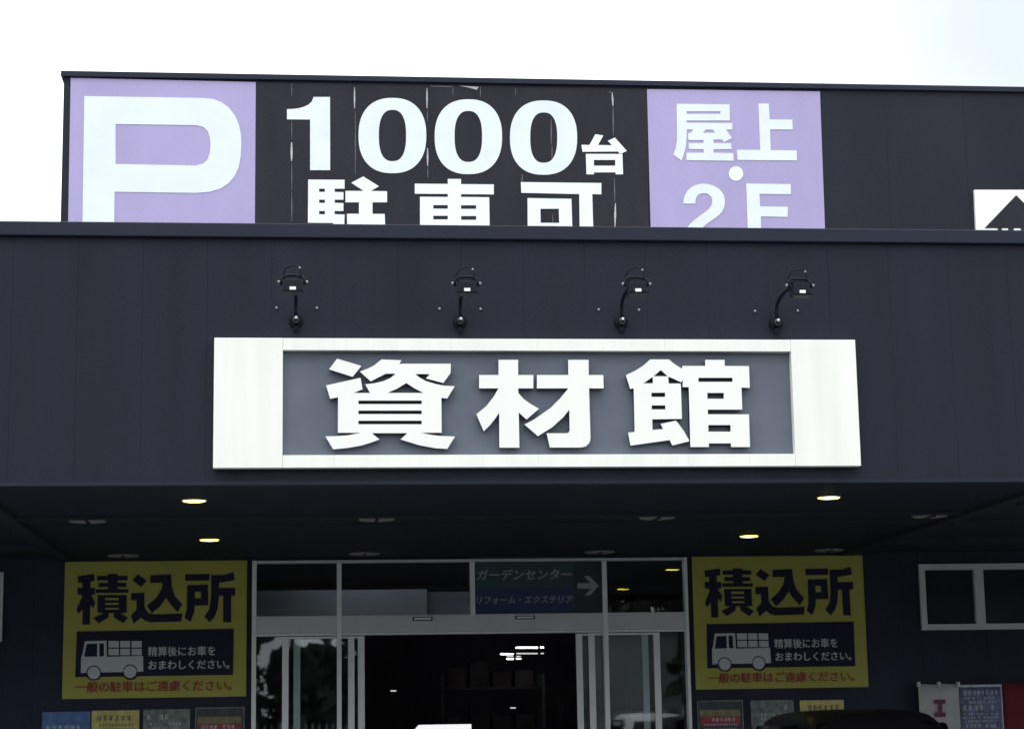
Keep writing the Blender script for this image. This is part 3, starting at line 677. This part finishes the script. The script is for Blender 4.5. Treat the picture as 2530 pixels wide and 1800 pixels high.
# ------------------------------------------------------------------ posters
def glyph_rows(x0, x1, z1, Y, sizes, rnd, fill=.9):
    """rows of small illegible printed strokes, as the photo shows them"""
    lst = []; zz = z1
    for ch in sizes:
        xx = x0 + rnd.uniform(0, .06)*(x1-x0)
        while xx < x1-ch:
            if rnd.random() < fill:
                for q_ in range(3):
                    za = zz-ch*(q_+rnd.uniform(.1, .5))/3.2
                    lst.append((xx+ch*rnd.uniform(0, .2), xx+ch*rnd.uniform(.6, .9), Y-.002, Y, za-ch*.14, za))
                xm = xx+ch*rnd.uniform(.2, .7); lst.append((xm, xm+ch*.15, Y-.0032, Y-.0021, zz-ch, zz))
            xx += ch*1.08
        zz -= ch*1.5
    return lst
def poster(label, u0, u1, v0, v1, kind, h=.72, frame=False, Y=YW+.018):
    a = onY(u0, v0, Y); b = onY(u1, v1, Y); x0, x1, z1 = a[0], b[0], (a[1]+b[1])/2; z0 = z1-h
    t = thing('poster', label, 'poster', (x0, Y, z0), 'posters in a row below the yellow signs')
    w = x1-x0
    base = {'blue': 'pblue', 'yellow': 'pyel', 'grey': 'pgrey', 'dark': 'pdark'}[kind]
    box('sheet', x0, x1, Y, Y+.010, z0, z1, MT[base], t)
    if frame:
        boxes('frame', [(x0-.008, x1+.008, Y-.008, Y+.011, z1, z1+.010), (x0-.008, x1+.008, Y-.008, Y+.011, z0-.010, z0), (x0-.010, x0, Y-.008, Y+.011, z0, z1), (x1, x1+.010, Y-.008, Y+.011, z0, z1)], MT['pgrey' if kind == 'dark' else 'alu2'], t)
    rnd = random.Random(hash(kind) % 97 if False else len(kind)*7+int(u0) % 13)
    if kind == 'dark':
        box('olive_band', x0+.03*w, x1-.05*w, Y-.002, Y, z1-.155, z1-.085, MT['polive'], t)
        box('red_band', x0+.06*w, x1-.06*w, Y-.002, Y, z1-.245, z1-.160, MT['pred'], t)
        boxes('print', glyph_rows(x0+.1*w, x1-.1*w, z1-.168, Y-.0021, (.040, .022), rnd, .95) + glyph_rows(x0+.1*w, x1-.1*w, z1-.275, Y, (.03, .03), rnd, .9), MT['pmark'], t)
    else:
        lst = []
        m = {'blue': 'pmark', 'yellow': 'pdmark', 'grey': 'pmark'}[kind]
        zz = z1 - (.05 if kind != 'blue' else .135)
        for r_ in range(6):
            ch = (.055, .030, .030, .075, .022, .022)[r_]; xx = x0+.07*w+rnd.uniform(0, .1)*w
            while xx < x1-.06*w-ch:
                if rnd.random() < (.9 if kind != 'grey' else .5):
                    for q_ in range(3):
                        za = zz-ch*(q_+rnd.uniform(.1, .5))/3.2
                        lst.append((xx+ch*rnd.uniform(0, .2), xx+ch*rnd.uniform(.6, .9), Y-.002, Y, za-ch*.13, za))
                    xm = xx+ch*rnd.uniform(.2, .7); lst.append((xm, xm+ch*.14, Y-.0032, Y-.0021, zz-ch, zz))
                xx += ch*1.08
            zz -= ch*1.5
        boxes('print', lst, MT[m], t)
CA = crop(90, 1700, .2409); CB = crop(1700, 1680, .2628)
for lab, c, x0, x1, y0, y1, kind, fr in (
    ('blue poster with pale print, leftmost below the left yellow sign', CA, 60, 553, 242, 232, 'blue', False),
    ('yellow poster with dark print below the left yellow sign', CA, 567, 1056, 229, 217, 'yellow', False),
    ('grey green poster between the yellow and the dark posters on the left', CA, 1097, 1576, 216, 205, 'grey', False),
    ('dark framed poster with a red band below the left yellow sign', CA, 1640, 2125, 206, 194, 'dark', True),
    ('dark framed poster with a red band below the right yellow sign', CB, 92, 505, 198, 194, 'dark', True),
    ('grey green poster partly hidden behind the black car', CB, 588, 992, 186, 183, 'grey', False),
    ('yellow poster showing just above the roof of the black car', CB, 1050, 1462, 184, 183, 'yellow', False)):
    a, b = c((x0, y0)), c((x1, y1))
    poster(lab, a[0], b[0], a[1], b[1], kind, frame=fr)

# ------------------------------------------------------------------ banners at lower right
CB2 = crop(2230, 1640, .13141)
def B(x, y, Y): return onY(*CB2((x, y)), Y)
def hang(name, label, x0, x1, y0, m, h=1.2, Y=20.90):
    a = B(x0, y0, Y); b = B(x1, y0+4, Y)
    t = thing(name, label, 'banner', (a[0], Y, a[1]-h))
    bm = bmesh.new(); nx, nz_ = 14, 10
    vs = [[bm.verts.new((a[0]+(b[0]-a[0])*i/nx, Y+.010*math.sin(i*1.1+.3*j)*(.3+j/nz_), a[1]-h*j/nz_ + (.004*math.sin(i*.9) if j == 0 else 0))) for i in range(nx+1)] for j in range(nz_+1)]
    for j in range(nz_):
        for i in range(nx): bm.faces.new((vs[j][i], vs[j+1][i], vs[j+1][i+1], vs[j][i+1]))
    o = bm_obj('cloth', bm, MT[m], t, smooth=True)
    md = o.modifiers.new('thick', 'SOLIDIFY'); md.thickness = .004
    return t, a, b
tb, a, b = hang('white_banner', 'white hanging banner with red sideways letters, behind the black car', 290, 1048, 378, 'banner')
def brect(x0, y0, x1, y1, Y=20.875): p = B(x0, y0, Y); r = B(x1, y1, Y); return [(p[0], p[1]), (r[0], p[1]), (r[0], r[1]), (p[0], r[1])]
prism('letter', [brect(592, 662, 808, 735), brect(670, 736, 748, 902), brect(605, 903, 812, 985)], 20.875, .003, MT['dullred'], tb)
shape('letter', [[B(*p, 20.875) for p in circ(740, 1200, 120, 40)], [B(*p, 20.875) for p in circ(740, 1200, 58, 32)]], 20.875, .003, MT['dullred'], tb)
for x in (300, 680, 1040):
    p = B(x, 352, 20.89); box('clip', p[0]-.012, p[0]+.012, 20.86, 20.93, p[1]-.04, p[1]+.012, MT['alu2'], tb)
tb2, a, b = hang('blue_print_banner', 'pale blue printed banner between the white and the red banner', 1056, 1842, 395, 'bblue', Y=20.91)
rn = random.Random(5)
lst = glyph_rows(a[0]+.02, b[0]-.03, a[1]-.055, 20.884, (.045, .028, .028, .055, .025, .025, .025, .04, .025), rn, .8)
boxes('print', lst, MT['pmark'], tb2)
boxes('edge_strip', [(a[0], b[0], 20.878, 20.884, a[1]-.022, a[1]+.004), (b[0]-.012, b[0], 20.878, 20.884, a[1]-1.1, a[1]-.0225)], MT['pmark'], tb2)
hang('red_banner', 'plain dark red banner at the bottom right edge of view', 1868, 3400, 350, 'bred', Y=20.90)

# ------------------------------------------------------------------ shop interior seen through the glass
Yh = 22.0
a = onY(600, 1459, Yh); b = onY(1056, 1538, Yh)
hb = box('hanging_board', a[0], b[0], Yh, Yh+.05, b[1], a[1], MT['inpanel'])
hb['label'] = 'plain grey board hanging inside behind the left transom glass'; hb['category'] = 'board'
a2 = onY(1057, 1462, Yh+.1); b2 = onY(1161, 1538, Yh+.1)
hb = box('hanging_board', a2[0], b2[0], Yh+.1, Yh+.15, b2[1], a2[1], MT['inwall'])
hb['label'] = 'darker board inside, between the grey board and the direction sign'; hb['category'] = 'board'
CT = crop(1200, 1560, .0876)
def tl(x0, x1, y, Y, w, m, lab, u=CT):
    a = onY(*u((x0, y)), Y); b = onY(*u((x1, y)), Y)
    t = thing('tube_light', lab, 'ceiling light', (a[0], Y, a[1]), 'tube lights on the dark shop ceiling')
    tube('tube', [(a[0], Y, a[1]), (b[0], Y, b[1])], w, MT[m], t, seg=8)
    box('housing', a[0]-.01, b[0]+.01, Y-.03, Y+.03, max(a[1], b[1])+w, max(a[1], b[1])+w+.03, MT['inwall'], t)
for x0, x1, y, Y, w, m, lab in (
    (855, 1465, 445, 30, .009, 'tube', 'long bright tube light, highest of those seen through the open doors'),
    (1545, 1635, 437, 30, .008, 'tube', 'short tube light right of the highest long tube'),
    (415, 775, 622, 33, .009, 'tube', 'bright tube light, left one of the second row'),
    (865, 1465, 608, 33, .011, 'tubedim', 'long dimmer tube light, right one of the second row'),
    (1552, 1640, 605, 33, .011, 'tubedim', 'short tube light at the right end of the second row'),
    (590, 785, 695, 36, .011, 'tubedim', 'dim tube light, left one of the third row'),
    (865, 990, 690, 36, .011, 'tubedim', 'dim tube light, right one of the third row'),
    (590, 785, 763, 38, .008, 'tube', 'tube light, left one of the lowest row'),
    (865, 990, 757, 38, .008, 'tube', 'tube light, right one of the lowest row')):
    tl(x0, x1, y, Y, w, m, lab)
C3 = crop(880, 1680, .18397)
for x0, x1, y, lab in ((462, 538, 138, 'tiny faint glowing spot low in the open doorway, left side'), (2070, 2142, 366, 'tiny faint glowing spot low in the open doorway, right side')):
    a = onY(*C3((x0, y)), 36); b = onY(*C3((x1, y)), 36)
    tl(x0, x1, y, 36, .011, 'tubedim', lab, C3)  # faint glowing spots, drawn as short tubes
for k, lab in enumerate(('added tube light inside the doors above the left transom panes, unseen behind the header', 'added unseen tube light inside the doors above the middle transom panes', 'added unseen tube light inside the doors above the right transom pane')):
    xx = .1 + 1.45*k  # tubes added out of view to light the grey hanging board
    t = thing('tube_light', lab, 'ceiling light', (xx, 21.55, 3.36), 'tube lights on the dark shop ceiling')
    tube('tube', [(xx, 21.55, 3.36), (xx+1.1, 21.55, 3.36)], .012, MT['tubeadded'], t, seg=8)
    box('housing', xx-.02, xx+1.12, 21.51, 21.59, 3.373, 3.41, MT['inwall'], t)
# stock racks: dim silhouettes deep in the shop
for i, (x, y, w, h, lab) in enumerate(((2.1, 31, 1.6, 2.35, 'dim goods rack deep inside the shop behind the left half of the doorway'), (4.2, 33, 1.8, 2.0, 'dim goods rack deep inside the shop behind the right half of the doorway'))):
    t = thing('goods_rack', lab, 'rack', (x, y, .02))
    for sx in (0, w-.05): 
        for yy in (0, .55): box('upright', x+sx, x+sx+.05, y+yy, y+yy+.05, .02, h, MT['inwall'], t)
    for k in range(4): box('shelf', x+.051, x+w-.051, y+.001, y+.599, .2+k*(h-.3)/3.2, .24+k*(h-.3)/3.2, MT['stock'], t)
    for k in range(4):
        for j in range(int((w-.2)/.35)): box('stock', x+.1+j*.35, x+.38+j*.35, y+.1, y+.5, .241+k*(h-.3)/3.2, .241+k*(h-.3)/3.2+random.uniform(.2, .42), MT['stock'], t)

# ------------------------------------------------------------------ white board in the foreground
Yb = 10.0
pts = [onY(u, v, Yb) for u, v in ((1034.5, 1789.4), (1164.3, 1787.2), (1166.5, 1840), (990, 1840))]
x0, x1, zb_ = pts[3][0], pts[2][0], pts[3][1]
wb = thing('sign_board', 'white board top with a clipped left corner at the bottom edge of view', 'sign', ((x0+x1)/2, Yb, 0))
prism('panel', [[pts[0], pts[1], pts[2], (x1, zb_-.35), (x0, zb_-.35), pts[3]]], Yb, .012, MT['fpost'], wb)
tube('post', [((x0+x1)/2, Yb+.033, .04), ((x0+x1)/2, Yb+.033, zb_-.02)], .02, MT['fence'], wb)
lathe('foot', [(.17, .0), (.17, .03), (.05, .05)], ((x0+x1)/2, Yb+.033, .001), MT['rubber'], wb)

# ------------------------------------------------------------------ black car under the canopy (only its roof is in view)
car = thing('parked_car', 'black car with a rounded roof parked in front of the right yellow sign', 'car', (4.90, 16.2, .12))
CX, CYc, G = 4.90, 15.9, .12
H = 1.545
def section(y, zb, zbelt, zr, wb, wt):
    return [(CX-wb, y, zb), (CX-wb*1.02, y, (zb+zbelt)/2), (CX-wb, y, zbelt), (CX-wt, y, zr-.07), (CX-wt+.07, y, zr-.018), (CX-wt*.45, y, zr), (CX+wt*.45, y, zr), (CX+wt-.07, y, zr-.018), (CX+wt, y, zr-.07),
            (CX+wb, y, zbelt), (CX+wb*1.02, y, (zb+zbelt)/2), (CX+wb, y, zb)]
secs = [section(CYc-.00, G+.35, G+.62, G+.74, .70, .55), section(CYc+.12, G+.24, G+.80, G+.93, .735, .60), section(CYc+.55, G+.22, G+.90, G+1.01, .74, .64), section(CYc+.80, G+.22, G+.92, G+1.13, .74, .64),
        section(CYc+1.25, G+.22, G+.92, G+H-.09, .74, .62), section(CYc+1.50, G+.22, G+.92, G+H-.015, .74, .62), section(CYc+2.1, G+.22, G+.93, G+H, .74, .63), section(CYc+2.8, G+.22, G+.93, G+H-.02, .74, .62), section(CYc+3.2, G+.22, G+.92, G+H-.10, .74, .60),
        section(CYc+3.36, G+.26, G+.90, G+1.05, .72, .60), section(CYc+3.40, G+.35, G+.80, G+.92, .70, .58)]
bm = bmesh.new()
rings = [[bm.verts.new(p) for p in s] for s in secs]
for A, Bq in zip(rings, rings[1:]):
    for k in range(len(A)): bm.faces.new((A[k], A[(k+1) % len(A)], Bq[(k+1) % len(A)], Bq[k]))
bm.faces.new(rings[0]); bm.faces.new(rings[-1][::-1])
body = bm_obj('body', bm, MT['carpaint'], car, smooth=True)
md = body.modifiers.new('sub', 'SUBSURF'); md.levels = 2; md.render_levels = 2
def flat(name, pts, m, par): 
    bm = bmesh.new(); f = bm.faces.new([bm.verts.new(p) for p in pts]); 
    r = bmesh.ops.solidify(bm, geom=[f], thickness=.006); return bm_obj(name, bm, m, par)
flat('windscreen', [(CX-.60, CYc+.845, G+1.10), (CX+.60, CYc+.845, G+1.10), (CX+.52, CYc+1.245, G+H-.125), (CX-.52, CYc+1.245, G+H-.125)], MT['carglass'], car)
flat('rear_window', [(CX-.54, CYc+3.385, G+1.05), (CX+.54, CYc+3.385, G+1.05), (CX+.48, CYc+3.285, G+H-.18), (CX-.48, CYc+3.285, G+H-.18)], MT['carglass'], car)
for s in (-1, 1):
    flat('side_window', [(CX+s*.742, CYc+1.10, G+.98), (CX+s*.742, CYc+3.0, G+.98), (CX+s*.655, CYc+2.95, G+H-.14), (CX+s*.655, CYc+1.35, G+H-.14)], MT['carglass'], car)
    box('headlight', CX+s*.58-.12, CX+s*.58+.12, CYc-.01, CYc+.10, G+.58, G+.72, MT['head'], car, bev=.02)
    box('tail_light', CX+s*.62-.06, CX+s*.62+.06, CYc+3.35, CYc+3.42, G+.62, G+.90, MT['tail'], car, bev=.015)
    box('mirror', CX+s*.84-.07, CX+s*.84+.07, CYc+1.0, CYc+1.10, G+.95, G+1.09, MT['carpaint'], car, bev=.03)
    for yy in (.62, 2.85):
        w = lathe('wheel', [(.14, -.08), (.27, -.085), (.285, -.05), (.285, .05), (.27, .085), (.14, .08)], (CX+s*.66, CYc+yy, G+.285), MT['rubber'], car, seg=28, axis='y')
        me = w.data; c = Vector((CX+s*.66, CYc+yy, G+.285))-wloc(car)
        me.transform(Matrix.Translation(c) @ Matrix.Rotation(math.pi/2, 4, 'Z') @ Matrix.Translation(-c))
        rm = lathe('rim', [(.02, -.09), (.12, -.075), (.165, -.088), (.165, .088), (.12, .075), (.02, .09)], (CX+s*.66, CYc+yy, G+.285), MT['rim'], w, seg=20, axis='y')
        rm.data.transform(Matrix.Translation(c) @ Matrix.Rotation(math.pi/2, 4, 'Z') @ Matrix.Translation(-c))

# ------------------------------------------------------------------ across the car park, mirrored in the glass
bm = bmesh.new()
rt = random.Random(11)
def leaf_cloud(cx, yy, z0, z1, r0, r1, n):
    for j in range(n):
        t = rt.random(); r = r0 + (r1-r0)*t; a = rt.uniform(0, 6.283); rad = r*math.sqrt(rt.random())
        c = Vector((cx+rad*math.cos(a), yy+rad*math.sin(a), z0+t*(z1-z0)))
        u = Vector((rt.uniform(-1, 1), rt.uniform(-1, 1), rt.uniform(-1, 1))).normalized(); w = u.orthogonal().normalized(); s = rt.uniform(.25, .5)
        bm.faces.new([bm.verts.new(c+u*s), bm.verts.new(c+w*s*.6), bm.verts.new(c-u*s), bm.verts.new(c-w*s*.6)])
for k in range(44):
    cx = -34 + k*1.75 + rt.uniform(-.5, .5); yy = -34 + rt.uniform(-3, 3); h = rt.uniform(8.5, 10.5)
    add_tube(bm, [(cx, yy, 0), (cx+.1, yy, h*.5), (cx, yy, h*.95)], [.16, .1, .03], 6)
    leaf_cloud(cx, yy, 5.65, h, 2.1, .5, 330)
    if -.8 < cx < 1.8: leaf_cloud(cx, yy, .3, 4.5, 1.3, .7, 330)
    elif -3.8 < cx <= -.8: leaf_cloud(cx, yy, .3, 5.2, 1.3, .3, 330); leaf_cloud(cx, yy, 4.4, 5.8, .9, 1.4, 60)
    elif 9.6 < cx < 13.8: pass
    else: leaf_cloud(cx, yy, .3, 5.8, 1.9, 1.7, 420)
o = bm_obj('tree_belt', bm, MT['leaf']); stuff(o); o['label'] = 'dark belt of trees across the car park mirrored in the door glass'; o['category'] = 'trees'
fn = thing('picket_fence', 'grey picket fence across the car park mirrored low in the door glass', 'fence', (0, -24, 0))
boxes('picket', [(-14+.22*i, -14+.22*i+.05, -24, -23.97, .1, 1.75) for i in range(150)], MT['fence'], fn)
boxes('rail', [(-14.1, 19, -23.969, -23.93, z, z+.06) for z in (.3, 1.5)], MT['fence'], fn)
wh = thing('added_shed', 'added pale grey shed across the car park, there for its reflection in the right leaf', 'building', (12, -40, 0))
box('wall', 8.5, 15.5, -46, -40, 0, 5.4, MT['shed'], wh)  # shed added to give the right leaf its grey reflection
box('roof', 8.3, 15.7, -46.2, -39.8, 5.401, 5.6, MT['roof'], wh)
boxes('shutter', [(9.5, 12.0, -39.99, -39.96, 0, 3.0)], MT['alu2'], wh)
vc = copy_tree(car); vc.location = (8.6, -10.5, 0); vc.scale = (1.2, 1.2, 1.2); vc.name = 'parked_car'
vc['label'] = 'white car in the open car park mirrored low in the right glass leaf'
for ch in vc.children:
    if ch.data.materials[0] == MT['carpaint']:
        ch.data = ch.data.copy(); ch.data.materials[0] = MT['fpost']
